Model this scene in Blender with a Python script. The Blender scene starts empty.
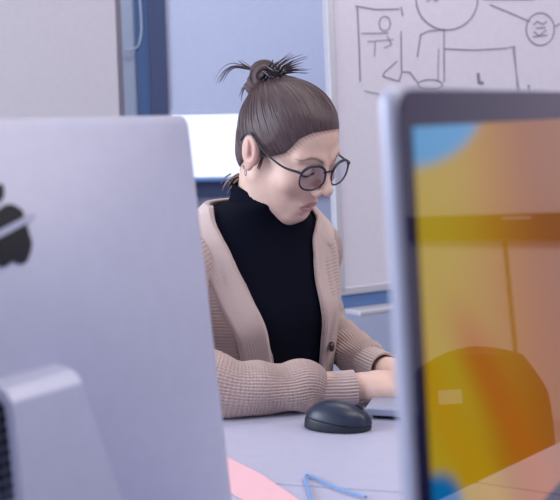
import bpy, bmesh, math, random
import numpy as np
from mathutils import Vector, Matrix
random.seed(7); rng = np.random.default_rng(7)
SC = bpy.context.scene; COL = SC.collection
R = math.radians; PI = math.pi

# ------------------------------------------------------------------ camera, world, lights, exposure
FPX = 1100.0
CAM = Vector((0, 0, 1.185))
CROT = Matrix.Rotation(R(90 - 7.15), 3, 'X') @ Matrix.Rotation(R(-1.2), 3, 'Z')
cd = bpy.data.cameras.new('camera'); cam = bpy.data.objects.new('camera', cd); COL.objects.link(cam)
cam.location = CAM; cam.rotation_euler = CROT.to_euler()
cd.sensor_width = 36; cd.sensor_fit = 'HORIZONTAL'; cd.lens = FPX / 560 * 36
cd.clip_start = 0.02
cd.dof.use_dof = True; cd.dof.focus_distance = 1.70; cd.dof.aperture_fstop = 7.0
SC.camera = cam
SC.view_settings.view_transform = 'Standard'; SC.view_settings.look = 'None'
SC.view_settings.gamma = 1; SC.view_settings.exposure = 0.3; SC.view_settings.use_curve_mapping = False
W = bpy.data.worlds.new('world'); SC.world = W; W.use_nodes = True
W.node_tree.nodes['Background'].inputs[0].default_value = (0.76, 0.84, 1.0, 1)
W.node_tree.nodes['Background'].inputs[1].default_value = 1.5
def area(name, loc, target, sx, sy, power, color):
    l = bpy.data.lights.new(name, 'AREA'); l.shape = 'RECTANGLE'; l.size = sx; l.size_y = sy
    l.energy = power; l.color = color
    o = bpy.data.objects.new(name, l); COL.objects.link(o); o.location = loc
    o.rotation_euler = (Vector(target) - Vector(loc)).to_track_quat('-Z', 'Y').to_euler()
    return o
area('unseen_ceiling_light', (0.9, 1.1, 2.75), (0.35, 1.6, 1.0), 1.6, 1.2, 26, (1.0, 0.94, 0.90))
area('unseen_ceiling_light', (0.2, 2.35, 2.75), (0.5, 2.9, 1.0), 1.2, .6, 16, (1.0, 0.94, 0.90))  # added unseen light, brightens the back wall and whiteboard
area('unseen_ceiling_light', (3.1, 1.6, 2.75), (3.3, 2.6, 0.8), 1.2, 1.2, 62, (1.0, 0.92, 0.92))  # added unseen light, lifts the wall area mirrored in the right screen
area('side_window_light', (-2.3, 1.0, 1.9), (0.0, 1.8, 1.0), 1.6, 1.4, 40, (0.84, 0.90, 1.0))

def ray(px, py): return (CROT @ Vector(((px - 280) / FPX, (250 - py) / FPX, -1))).normalized()
def at(px, py, Y): d = ray(px, py); return CAM + d * (Y / d.y)
def lin(r, g, b):
    f = lambda c: (c / 255 / 12.92) if c / 255 <= 0.04045 else ((c / 255 + 0.055) / 1.055) ** 2.4
    return (f(r), f(g), f(b), 1)

# ------------------------------------------------------------------ materials
def mat(name, col, rough=0.5, metal=0.0, spec=0.5, **k):
    m = bpy.data.materials.new(name); m.use_nodes = True
    nt = m.node_tree; b = nt.nodes['Principled BSDF']
    b.inputs['Base Color'].default_value = col; b.inputs['Roughness'].default_value = rough
    b.inputs['Metallic'].default_value = metal; b.inputs['Specular IOR Level'].default_value = spec
    for kk, v in k.items(): b.inputs[kk].default_value = v
    # a faint procedural grain keeps every surface from being perfectly flat
    n = nt.nodes.new('ShaderNodeTexNoise'); n.inputs['Scale'].default_value = 60; n.inputs['Detail'].default_value = 3
    tc = nt.nodes.new('ShaderNodeTexCoord'); nt.links.new(tc.outputs['Object'], n.inputs['Vector'])
    mx = nt.nodes.new('ShaderNodeMix'); mx.data_type = 'RGBA'; mx.blend_type = 'MULTIPLY'; mx.inputs[0].default_value = 0.10
    mx.inputs[6].default_value = col; nt.links.new(n.outputs['Fac'], mx.inputs[7])
    nt.links.new(mx.outputs[2], b.inputs['Base Color'])
    return m
def N(m, t): return m.node_tree.nodes.new(t)
def bsdf(m): return m.node_tree.nodes['Principled BSDF']

def attr_mat(name, rough, spec=0.4, sss=0.0):
    """colour comes from the mesh's own pigment attribute"""
    m = bpy.data.materials.new(name); m.use_nodes = True; nt = m.node_tree; b = bsdf(m)
    a = N(m, 'ShaderNodeAttribute'); a.attribute_name = 'pigment'
    n = N(m, 'ShaderNodeTexNoise'); n.inputs['Scale'].default_value = 55; n.inputs['Detail'].default_value = 4
    tc = N(m, 'ShaderNodeTexCoord'); nt.links.new(tc.outputs['Object'], n.inputs['Vector'])
    mr = N(m, 'ShaderNodeMapRange'); mr.inputs[1].default_value = .3; mr.inputs[2].default_value = .7
    mr.inputs[3].default_value = 0.93; mr.inputs[4].default_value = 1.04; nt.links.new(n.outputs['Fac'], mr.inputs[0])
    mx = N(m, 'ShaderNodeMix'); mx.data_type = 'RGBA'; mx.blend_type = 'MULTIPLY'; mx.inputs[0].default_value = 1
    nt.links.new(a.outputs['Color'], mx.inputs[6]); nt.links.new(mr.outputs[0], mx.inputs[7])
    nt.links.new(mx.outputs[2], b.inputs['Base Color'])
    b.inputs['Roughness'].default_value = rough; b.inputs['Specular IOR Level'].default_value = spec
    if sss:
        b.inputs['Subsurface Weight'].default_value = sss
        b.inputs['Subsurface Radius'].default_value = (0.9, 0.35, 0.2); b.inputs['Subsurface Scale'].default_value = 0.006
    return m

def knit_mat(name, c1, scale_bump=0.5):
    """wool with fine stitches across the modelled ribs (uv: u around, v along, metres)"""
    m = mat(name, c1, 0.9, spec=0.15); nt = m.node_tree; b = bsdf(m)
    b.inputs['Sheen Weight'].default_value = 0.25; b.inputs['Sheen Roughness'].default_value = 0.6
    uv = N(m, 'ShaderNodeUVMap')
    w = N(m, 'ShaderNodeTexWave'); w.wave_type = 'BANDS'; w.bands_direction = 'Y'; w.inputs['Scale'].default_value = 60
    w.inputs['Distortion'].default_value = 2.0; w.inputs['Detail'].default_value = 2; w.inputs['Detail Scale'].default_value = 3
    nt.links.new(uv.outputs[0], w.inputs['Vector'])
    bp = N(m, 'ShaderNodeBump'); bp.inputs['Strength'].default_value = scale_bump; bp.inputs['Distance'].default_value = 0.0015
    nt.links.new(w.outputs['Fac'], bp.inputs['Height']); nt.links.new(bp.outputs[0], b.inputs['Normal'])
    return m

M = {}
M['wall'] = mat('wall_paint', lin(196, 190, 200), 0.85)
M['wall_low'] = mat('wall_lower_paint', lin(178, 182, 204), 0.8)
M['column'] = mat('column_paint', lin(184, 177, 184), 0.85)
M['frame_dark'] = mat('window_frame_dark', lin(54, 66, 102), 0.45)
M['frame_mid'] = mat('window_frame_blue', lin(86, 120, 172), 0.4)
M['frame_light'] = mat('window_frame_light', lin(196, 216, 246), 0.4)
M['gasket'] = mat('brown_gasket', lin(86, 72, 92), 0.6)
M['blind'] = mat('blind_fabric', lin(180, 188, 214), 0.9)
M['floor'] = mat('floor_vinyl', lin(150, 150, 165), 0.6)
M['desk'] = mat('desk_laminate', lin(182, 182, 204), 0.45)
M['desk_edge'] = mat('desk_edge', lin(150, 150, 165), 0.5)
M['steel'] = mat('powder_steel', lin(160, 165, 178), 0.4, 0.6)
M['board'] = mat('whiteboard_enamel', lin(216, 213, 226), 0.3)
M['board_frame'] = mat('board_frame_aluminium', lin(196, 196, 206), 0.4, 0.3)
M['ink'] = mat('marker_ink', lin(132, 130, 147), 0.6)
M['ink_faint'] = mat('marker_ink_faint', lin(158, 155, 170), 0.6)
M['alu'] = mat('brushed_aluminium', lin(205, 208, 228), 0.42, 0.2)
M['alu_edge'] = mat('aluminium_edge', lin(208, 211, 230), 0.38, 0.2)
M['logo'] = mat('logo_black', lin(10, 12, 26), 0.45, spec=0.3)
M['bezel'] = mat('bezel_glass', lin(36, 32, 74), 0.03, spec=0.6)
M['vent'] = mat('port_panel', lin(60, 66, 82), 0.6)
M['mouse_top'] = mat('mouse_shell', lin(40, 49, 68), 0.35)
M['mouse_side'] = mat('mouse_side', lin(26, 31, 46), 0.45)
M['rubber'] = mat('black_rubber', lin(18, 19, 26), 0.6)
M['laptop'] = mat('laptop_silver', lin(170, 178, 200), 0.4, 0.3)
M['keys'] = mat('laptop_keys', lin(40, 42, 52), 0.5)
M['pink'] = mat('pink_paper', lin(234, 186, 194), 0.7)
M['blue'] = mat('blue_plastic', lin(120, 160, 212), 0.4)
M['black_knit'] = mat('turtleneck_knit', lin(11, 14, 30), 0.9, spec=0.12)
M['wool'] = knit_mat('cardigan_wool', lin(190, 168, 162))
M['band'] = knit_mat('cardigan_band_wool', lin(198, 177, 172), 0.10)
M['trouser'] = mat('trouser_cloth', lin(34, 38, 55), 0.8)
M['shoe'] = mat('shoe_leather', lin(30, 28, 30), 0.5)
M['skin'] = attr_mat('skin', 0.48, 0.35, 0.12)
M['eye'] = attr_mat('eye', 0.1, 0.5)
M['claw'] = mat('claw_plastic', lin(28, 26, 38), 0.2)
M['spectacle'] = mat('spectacle_acetate', lin(38, 42, 62), 0.25)
M['metal'] = mat('bright_metal', lin(215, 215, 225), 0.2, 0.9)
M['chair'] = mat('chair_shell_plastic', lin(14, 15, 22), 0.4)
M['button'] = mat('brown_button', lin(60, 45, 42), 0.35)
M['sticker'] = mat('sticker_and_highlight', lin(170, 168, 172), 0.5)
M['trunk'] = mat('dark_trunking', lin(30, 34, 48), 0.5)
g = bpy.data.materials.new('clear_glass'); g.use_nodes = True; nt = g.node_tree; nt.nodes.remove(bsdf(g))
tr = nt.nodes.new('ShaderNodeBsdfTransparent'); gl = nt.nodes.new('ShaderNodeBsdfGlossy'); gl.inputs['Roughness'].default_value = 0.02
ms = nt.nodes.new('ShaderNodeMixShader')
tr.inputs[0].default_value = (0.93, 0.94, 0.98, 1)
ms.inputs[0].default_value = .07; nt.links.new(tr.outputs[0], ms.inputs[1]); nt.links.new(gl.outputs[0], ms.inputs[2])
nt.links.new(ms.outputs[0], nt.nodes['Material Output'].inputs[0]); M['glass'] = g
# hair: pigment streaks following the combed direction (uv) + bump
h = mat('hair', lin(78, 62, 64), 0.42, spec=0.5); nt = h.node_tree; b = bsdf(h)
uv = N(h, 'ShaderNodeUVMap'); mp = N(h, 'ShaderNodeMapping'); mp.inputs['Scale'].default_value = (34, 2.2, 1)
nz = N(h, 'ShaderNodeTexNoise'); nz.inputs['Scale'].default_value = 1.0; nz.inputs['Detail'].default_value = 5; nz.inputs['Roughness'].default_value = .7
nt.links.new(uv.outputs[0], mp.inputs[0]); nt.links.new(mp.outputs[0], nz.inputs['Vector'])
cr = N(h, 'ShaderNodeValToRGB'); cr.color_ramp.elements[0].position = .32; cr.color_ramp.elements[0].color = lin(40, 30, 38)
cr.color_ramp.elements[1].position = .72; cr.color_ramp.elements[1].color = lin(108, 84, 84)
nt.links.new(nz.outputs['Fac'], cr.inputs[0]); nt.links.new(cr.outputs[0], b.inputs['Base Color'])
bp = N(h, 'ShaderNodeBump'); bp.inputs['Strength'].default_value = .5; bp.inputs['Distance'].default_value = .002
nt.links.new(nz.outputs['Fac'], bp.inputs['Height']); nt.links.new(bp.outputs[0], b.inputs['Normal']); M['hair'] = h
M['wisp'] = mat('hair_wisp', lin(150, 126, 118), 0.5)
M['strand'] = mat('hair_strand', lin(72, 54, 58), 0.45)

# ------------------------------------------------------------------ helpers
def link(name, me, material, parent=None, smooth=True):
    o = bpy.data.objects.new(name, me); COL.objects.link(o)
    if material is not None:
        for mm in (material if isinstance(material, list) else [material]): me.materials.append(mm)
    if parent is not None: o.parent = parent
    if smooth:
        me.polygons.foreach_set('use_smooth', [True] * len(me.polygons))
    return o
def from_bm(name, bm, material, parent=None, smooth=False, bevel=0.0):
    me = bpy.data.meshes.new(name); bmesh.ops.recalc_face_normals(bm, faces=bm.faces[:]); bm.to_mesh(me); bm.free()
    o = link(name, me, material, parent, smooth)
    if bevel:
        md = o.modifiers.new('bevel', 'BEVEL'); md.width = bevel; md.segments = 3; md.limit_method = 'ANGLE'
    return o
def thing(name, label, cat, loc=(0, 0, 0), rotz=0, group=None):
    o = bpy.data.objects.new(name, None); COL.objects.link(o); o.empty_display_size = .05
    o.location = loc; o.rotation_euler = (0, 0, rotz); o['label'] = label; o['category'] = cat
    if group: o['group'] = group
    return o
def tag(o, label, cat):
    o['label'] = label; o['category'] = cat; return o
def struct(o): o['kind'] = 'structure'; return o
def bx(bm, c, s, rot=None):
    r = bmesh.ops.create_cube(bm, size=1)
    for v in r['verts']:
        p = Vector((v.co.x * s[0], v.co.y * s[1], v.co.z * s[2]))
        if rot is not None: p = rot @ p
        v.co = p + Vector(c)
def box(name, c, s, material, parent=None, bevel=0.002, rot=None):
    bm = bmesh.new(); bx(bm, c, s, rot); return from_bm(name, bm, material, parent, bevel=bevel)
def prism(bm, pts, z0, z1):
    lo = [bm.verts.new((p[0], p[1], z0)) for p in pts]; hi = [bm.verts.new((p[0], p[1], z1)) for p in pts]
    n = len(pts); bm.faces.new(lo[::-1]); bm.faces.new(hi)
    for i in range(n): bm.faces.new((lo[i], lo[(i + 1) % n], hi[(i + 1) % n], hi[i]))
def catmull(P, n):
    P = np.asarray(P, float); k = len(P); out = []
    for q in np.linspace(0, k - 1, n):
        i = min(int(q), k - 2); f = q - i
        p0 = P[max(i - 1, 0)]; p1 = P[i]; p2 = P[i + 1]; p3 = P[min(i + 2, k - 1)]
        out.append(.5 * ((2 * p1) + (-p0 + p2) * f + (2 * p0 - 5 * p1 + 4 * p2 - p3) * f * f + (-p0 + 3 * p1 - 3 * p2 + p3) * f ** 3))
    return np.array(out)
def nrm(v): return v / (np.linalg.norm(v, axis=-1, keepdims=True) + 1e-12)
def grid_mesh(name, P, UV=None, closed_u=False, caps=False):
    """P[i,j,3]: i along, j around"""
    ni, nj = P.shape[:2]; idx = np.arange(ni * nj).reshape(ni, nj); faces = []; uvs = []
    J = nj if closed_u else nj - 1
    for i in range(ni - 1):
        for j in range(J):
            j2 = (j + 1) % nj
            faces.append((idx[i, j], idx[i, j2], idx[i + 1, j2], idx[i + 1, j]))
            if UV is not None:
                a = UV[i, j]; d = UV[i + 1, j]
                bq = UV[i, j2].copy(); c = UV[i + 1, j2].copy()
                if j2 == 0:
                    du = UV[i, 1, 0] - UV[i, 0, 0]; bq[0] = UV[i, j, 0] + du; c[0] = UV[i + 1, j, 0] + du
                uvs += [a, bq, c, d]
    if caps and closed_u:
        faces.append(tuple(idx[0, ::-1])); faces.append(tuple(idx[-1]))
        if UV is not None: uvs += [(0, 0)] * (2 * nj)
    me = bpy.data.meshes.new(name); me.from_pydata(P.reshape(-1, 3).tolist(), [], [tuple(int(q) for q in f) for f in faces])
    if UV is not None:
        l = me.uv_layers.new(name='UVMap'); l.data.foreach_set('uv', np.array(uvs, dtype=np.float32).reshape(-1))
    me.update(); return me
def frames(C, up0):
    T = nrm(np.gradient(C, axis=0)); A = np.zeros_like(C); a = np.asarray(up0, float)
    for i in range(len(C)):
        a = a - T[i] * (a @ T[i]); a = a / np.linalg.norm(a); A[i] = a
    return T, A, np.cross(T, A)
def tube(name, path, radii, material, parent=None, nseg=12, n=None, caps=True, up=(0.1, 0.2, 1)):
    n = n or max(2, len(path) * 6)
    C = catmull(path, n); r = catmull(np.asarray(radii, float).reshape(len(radii), -1), n)[:, 0] if hasattr(radii, '__len__') else np.full(n, radii)
    T, A, B = frames(C, up); th = np.linspace(0, 2 * PI, nseg, endpoint=False)
    P = C[:, None] + r[:, None, None] * (A[:, None] * np.cos(th)[None, :, None] + B[:, None] * np.sin(th)[None, :, None])
    return link(name, grid_mesh(name, P, closed_u=True, caps=caps), material, parent)
def tubes(name, paths, material, parent=None, nseg=6, n=14):
    V = []; Fc = []
    for path, radii in paths:
        C = catmull(path, n); r = catmull(np.asarray(radii, float).reshape(-1, 1), n)[:, 0]
        T, A, B = frames(C, (.13, .27, 1)); th = np.linspace(0, 2 * PI, nseg, endpoint=False)
        P = C[:, None] + r[:, None, None] * (A[:, None] * np.cos(th)[None, :, None] + B[:, None] * np.sin(th)[None, :, None])
        o = len(V); V += P.reshape(-1, 3).tolist()
        for i in range(n - 1):
            for j in range(nseg):
                k = (j + 1) % nseg; Fc.append((o + i * nseg + j, o + i * nseg + k, o + (i + 1) * nseg + k, o + (i + 1) * nseg + j))
    me = bpy.data.meshes.new(name); me.from_pydata(V, [], Fc); me.update()
    return link(name, me, material, parent)

# signed-distance modelling + surface nets
def sphere(P, c, r): return np.sqrt(((P - np.array(c, dtype=np.float32)) ** 2).sum(-1)) - r
def ell(P, c, r, rot=None):
    q = P - np.array(c, dtype=np.float32)
    if rot is not None: q = q @ np.array(rot, dtype=np.float32)
    r = np.array(r, dtype=np.float32); k0 = np.sqrt(((q / r) ** 2).sum(-1)); k1 = np.sqrt(((q / (r * r)) ** 2).sum(-1)) + 1e-9
    return k0 * (k0 - 1) / k1
def cone(P, a, b, ra, rb):
    a = np.array(a, dtype=np.float32); b = np.array(b, dtype=np.float32); ba = b - a
    t = np.clip(((P - a) @ ba) / (ba @ ba), 0, 1)
    return np.sqrt(((P - a - t[..., None] * ba) ** 2).sum(-1)) - (ra + (rb - ra) * t)
def su(a, b, k):
    hh = np.clip(.5 + .5 * (b - a) / k, 0, 1); return b + (a - b) * hh - k * hh * (1 - hh)
def ss(a, b, k):  # a minus b
    return -su(-a, b, k)
def si(a, b, k): return -su(-a, -b, k)
def snet(f, lo, hi, h):
    lo = np.array(lo, float); hi = np.array(hi, float); n = np.ceil((hi - lo) / h).astype(int) + 1
    ax = [np.float32(lo[i]) + np.arange(n[i], dtype=np.float32) * np.float32(h) for i in range(3)]
    P = np.stack(np.meshgrid(*ax, indexing='ij'), -1); D = f(P).astype(np.float32); del P
    S = D < 0; nx, ny, nz = n - 1
    acc = np.zeros((nx, ny, nz, 3), np.float32); cnt = np.zeros((nx, ny, nz), np.float32)
    base = np.stack(np.meshgrid(*[np.arange(k, dtype=np.float32) for k in (nx, ny, nz)], indexing='ij'), -1)
    for axis in range(3):
        for a in (0, 1):
            for b_ in (0, 1):
                o = [0, 0, 0]; oth = [i for i in range(3) if i != axis]; o[oth[0]] = a; o[oth[1]] = b_
                s0 = tuple(slice(o[i], o[i] + (nx, ny, nz)[i]) for i in range(3)); o2 = list(o); o2[axis] += 1
                s1 = tuple(slice(o2[i], o2[i] + (nx, ny, nz)[i]) for i in range(3))
                d0 = D[s0]; d1 = D[s1]; cr_ = S[s0] != S[s1]
                t = np.where(cr_, d0 / np.where(cr_, d0 - d1, 1), 0)
                for i in range(3):
                    acc[..., i] += np.where(cr_, o[i] + (t if i == axis else 0), 0)
                cnt += cr_
    act = cnt > 0; ids = np.full((nx, ny, nz), -1, int); ids[act] = np.arange(act.sum())
    V = (base[act] + acc[act] / cnt[act][:, None]) * h + lo
    Fs = []
    for axis in range(3):
        u, v = [(1, 2), (2, 0), (0, 1)][axis]
        sl0 = [slice(1, None)] * 3; sl0[axis] = slice(0, -1)
        E0 = S[tuple(slice(1, -1) if i != axis else slice(0, -1) for i in range(3))]
        E1 = S[tuple(slice(1, -1) if i != axis else slice(1, None) for i in range(3))]
        loc = np.argwhere(E0 != E1)
        for i in range(3):
            if i != axis: loc[:, i] += 1
        fl = S[tuple(loc.T)]
        q = []
        for (du, dv) in ((0, 0), (1, 0), (1, 1), (0, 1)):
            c = loc.copy(); c[:, u] -= du; c[:, v] -= dv; q.append(ids[tuple(c.T)])
        q = np.stack(q, 1); q[~fl] = q[~fl][:, ::-1]; Fs.append(q[:, ::-1])
    Fa = np.concatenate(Fs); Fa = Fa[(Fa >= 0).all(1)]
    return V, Fa[:, ::-1]
def np_mesh(name, V, Fa, pigment=None, UV=None):
    me = bpy.data.meshes.new(name); me.from_pydata(V.tolist(), [], Fa.tolist()); me.update()
    if pigment is not None:
        ca = me.color_attributes.new('pigment', 'FLOAT_COLOR', 'POINT')
        ca.data.foreach_set('color', np.concatenate([pigment, np.ones((len(V), 1))], 1).astype(np.float32).reshape(-1))
    if UV is not None:
        l = me.uv_layers.new(name='UVMap'); l.data.foreach_set('uv', UV[Fa.reshape(-1)].astype(np.float32).reshape(-1))
    return me

# ------------------------------------------------------------------ the room
YB = 3.4
struct(box('floor', (1.2, 1.2, -.05), (8, 6, .1), M['floor'], bevel=0))
# back wall with a window opening between X=-.42 and .16, z .97 - 2.3
def wall_piece(bm, x0, x1, z0, z1): bx(bm, ((x0 + x1) / 2, YB + .06, (z0 + z1) / 2), (x1 - x0, .12, z1 - z0))
WX0, WX1, WZ0, WZ1 = -.40, .17, .955, 2.3
bm = bmesh.new()
wall_piece(bm, WX1, 5.2, .0, 2.8); wall_piece(bm, WX0 - .12, WX1, WZ1 - .2, 2.8)
struct(from_bm('wall_back', bm, M['wall']))
bm = bmesh.new(); bx(bm, ((WX0 + WX1) / 2 - .06, YB + .05, WZ0 / 2), (WX1 - WX0 + .12, .10, WZ0)); bx(bm, (.52, YB - .006, .42), (.7, .012, .84))
struct(from_bm('wall_under_window', bm, M['wall_low']))
bm = bmesh.new(); bx(bm, (-1.6, YB - .05, 1.4), (2.28, .24, 2.8)); struct(from_bm('wall_left', bm, M['column']))
struct(box('trim_1', (3.3, YB - .02, .812), (3.4, .04, .11), M['trunk']))           # dark service trunking along the wall
struct(box('trim_2', (3.20, YB - .008, .37), (.008, .016, .76), M['trunk']))
struct(box('wall_right', (5.25, 1.4, 1.4), (.1, 4.2, 2.8), M['wall'], bevel=0))
struct(box('ceiling', (1.2, 1.2, 2.85), (8, 6, .1), M['wall'], bevel=0))
struct(box('wall_front', (1.6, -1.75, 1.4), (7.2, .1, 2.8), M['wall'], bevel=0))
# window: jambs, frame, sill rail, pane, blind
win = bpy.data.objects.new('window_1', None); COL.objects.link(win); struct(win)
box('jamb', (-.445, YB + .0, 1.5), (.055, .10, 1.3), M['frame_light'], win)
box('side_frame', (-.397, YB - .015, 1.5), (.042, .10, 1.3), M['frame_mid'], win)
box('gasket', (-.374, YB - .06, 1.5), (.008, .012, 1.3), M['gasket'], win)
box('window_frame', (-.348, YB - .04, 1.5), (.048, .12, 1.3), M['frame_dark'], win)
box('bottom_frame', (-.09, YB - .0, .955), (.52, .07, .05), M['frame_dark'], win)
box('window_sill', (-.09, YB - .03, .985), (.52, .09, .010), M['frame_mid'], win)
box('pane', (-.09, YB + .04, 1.6), (.52, .006, 1.3), M['glass'], win, bevel=0)
bm = bmesh.new()   # pale plastic loop (blind chain) hanging on the light jamb
bl = thing('roller_blind', 'pale blue grey roller blind pulled halfway down over the bright window', 'blind')
box('blind_fabric', (-.087, YB - .085, 1.75), (.478, .003, 1.125), M['blind'], bl, bevel=0)
box('bottom_rail', (-.087, YB - .085, 1.189), (.478, .012, .014), M['blind'], bl)
box('roller', (-.087, YB - .085, 2.31), (.50, .05, .05), M['blind'], bl, bevel=.01)
ch = [tuple(at(x, y, YB - .07)) for x, y in ((134, -60), (139, -10), (141, 20), (141, 34), (138, 46), (131, 50), (126, 50))]
tag(tube('blind_chain', ch, [.0035] * 7, M['frame_light'], n=60), 'thin pale loop of blind cord hanging in front of the light window jamb', 'cord')

# ------------------------------------------------------------------ whiteboard on its stand
A_B = R(30); tilt = R(3)
board = thing('whiteboard', 'mobile whiteboard covered in faint hand drawn boxes and circles behind the woman', 'whiteboard')
bw, bh = 1.35, 1.15
ex = Vector((math.cos(A_B), math.sin(A_B), 0)); en = Vector((math.sin(A_B), -math.cos(A_B), 0))
ez = (Vector((0, 0, 1)) * math.cos(tilt) - en * math.sin(tilt)).normalized(); en2 = ex.cross(ez).normalized()
if en2.y > 0: en2 = -en2
O = at(340, 294, 2.62)      # lower left corner of the board
MB = Matrix(((ex.x, -en2.x, ez.x), (ex.y, -en2.y, ez.y), (ex.z, -en2.z, ez.z)))   # local x right, y back, z up
def bd(x, y, z): return O + MB @ Vector((x, y, z))
def bbox(name, c, s, m, par, bevel=.002): return box(name, bd(*c), s, m, par, bevel, rot=MB)
bbox('writing_surface', (bw / 2, .008, bh / 2), (bw - .02, .014, bh - .02), M['board'], board)
bm = bmesh.new()
for c, s in (((.006, .008, bh / 2), (.020, .024, bh)), ((bw - .006, .008, bh / 2), (.020, .024, bh)), ((bw / 2, .008, .006), (bw, .024, .018)), ((bw / 2, .008, bh - .006), (bw, .024, .02))):
    bx(bm, bd(*c), s, MB)
from_bm('board_frame', bm, M['board_frame'], board, bevel=.003)
bbox('pen_tray', (bw / 2 + .01, -.02, -.045), (bw - .02, .07, .014), M['board_frame'], board, .004)
bbox('rail', (bw / 2, .012, -.022), (bw - .02, .01, .03), M['frame_mid'], board)
for x in (.62, bw - .06):
    p = bd(x, .05, 0); hgt = p.z + .5
    box('upright', (p.x, p.y, hgt / 2 + .03), (.04, .04, hgt - .06), M['steel'], board)
    box('foot', (p.x + .1 * en.x - .0, p.y, .045), (.05, .5, .03), M['steel'], board, rot=None)
def onboard(px, py):
    d = ray(px, py); P0 = bd(0, -.0015, 0); s = (P0 - CAM).dot(en2) / d.dot(en2); q = CAM + d * s - P0
    return q.dot(ex), q.dot(ez)
def ribbon(bm, pts, w):
    q = [Vector(onboard(*p)) for p in pts]
    for i in range(len(q) - 1):
        a, b_ = q[i], q[i + 1]; t = (b_ - a)
        if t.length < 1e-6: continue
        t.normalize(); n_ = Vector((-t.y, t.x)) * w; a = a - t * w * .5; b_ = b_ + t * w * .5
        vs = [bm.verts.new(bd(v.x, -.0006, v.y)) for v in (a + n_, a - n_, b_ - n_, b_ + n_)]; bm.faces.new(vs)
def c7(L): return [(320 + x * .4286, y * .4286) for x, y in L]
def arc(cx, cy, rx, ry, a0=0, a1=360, n=28): return [(cx + rx * math.cos(R(a0 + (a1 - a0) * i / n)), cy + ry * math.sin(R(a0 + (a1 - a0) * i / n))) for i in range(n + 1)]
for L in ([(88, 15), (92, 100), (95, 190)], [(84, 14), (130, 22), (185, 21)], [(190, 16), (194, 36)], [(190, 74), (191, 165)],
          [(290, 68), (291, 190)], [(234, 82), (255, 72), (294, 69)], [(236, 80), (228, 132)], [(290, 114), (360, 117), (432, 113)],
          [(180, 143), (150, 170), (148, 178), (185, 190), (192, 168), (210, 168), (228, 192)], arc(258, 198, 29, 12),
          [(398, 11), (440, 28), (490, 50)], arc(515, 68, 33, 38), [(548, 62), (575, 48)], [(380, -2), (500, -1)],
          arc(297, -2, 72, 72), [(499, 58), (508, 50), (520, 57), (530, 50)], [(500, 74), (512, 84), (528, 70)], [(505, 66), (526, 64)], [(498, 86), (530, 82)],
          [(250, 4), (262, -6), (272, 3), (280, -8)]):
    bm = bmesh.new(); ribbon(bm, c7(L), .0016); from_bm('marker_stroke', bm, M['ink'], board)
for L in ([(98, 78), (160, 77)], arc(152, 55, 13, 17), [(112, 97), (172, 92)], [(130, 96), (128, 132)], [(158, 84), (168, 104), (150, 112)],
          [(278, 114), (276, 190)], [(432, 113), (455, 108), (462, 215)], [(105, 212), (140, 220)], [(450, 108), (470, 240)], [(350, 640), (372, 660), (380, 650)]):
    bm = bmesh.new(); ribbon(bm, c7(L), .0015); from_bm('faint_stroke', bm, M['ink_faint'], board)
bm = bmesh.new(); ribbon(bm, c7([(370, 172), (372, 192), (381, 194)]), .0045); from_bm('marker_letter', bm, M['ink'], board)

# ------------------------------------------------------------------ desks
e1 = Vector((math.cos(R(-15)), math.sin(R(-15)))); e2 = Vector((-e1.y, e1.x))
def dk(u, v): return e1 * u + e2 * v
def desk(name, label, pts, legs):
    t = thing(name, label, 'desk')
    bm = bmesh.new(); prism(bm, pts, .715, .74); from_bm('desktop', bm, M['desk'], t, bevel=.0025)
    for p in legs: box('leg', (p[0], p[1], .3575), (.05, .05, .715), M['steel'], t)
    return t
desk('desk', 'pale laminate desk in the foreground carrying the two monitors', [dk(-1.3, .5), dk(.361, .5), dk(.361, 1.2355), dk(-1.3, 1.2355)],
     [dk(-1.2, .6), dk(.28, .6), dk(-1.2, 1.15), dk(.28, 1.15)])
tf = Vector((.035, 1.785)); Lx = Vector((.669, .743))
def cut(v):  # point of the table end line at desk coordinate v
    s = (v - tf.dot(e2)) / Lx.dot(e2); return tf + Lx * s
desk('desk', 'pale laminate desk the woman works at with laptop and mouse', [cut(1.2390), dk(.361, 1.2390), dk(.361, 2.0), cut(2.0)],
     [cut(1.33) + e1 * .1, dk(.28, 1.33), dk(.28, 1.9)])

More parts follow.
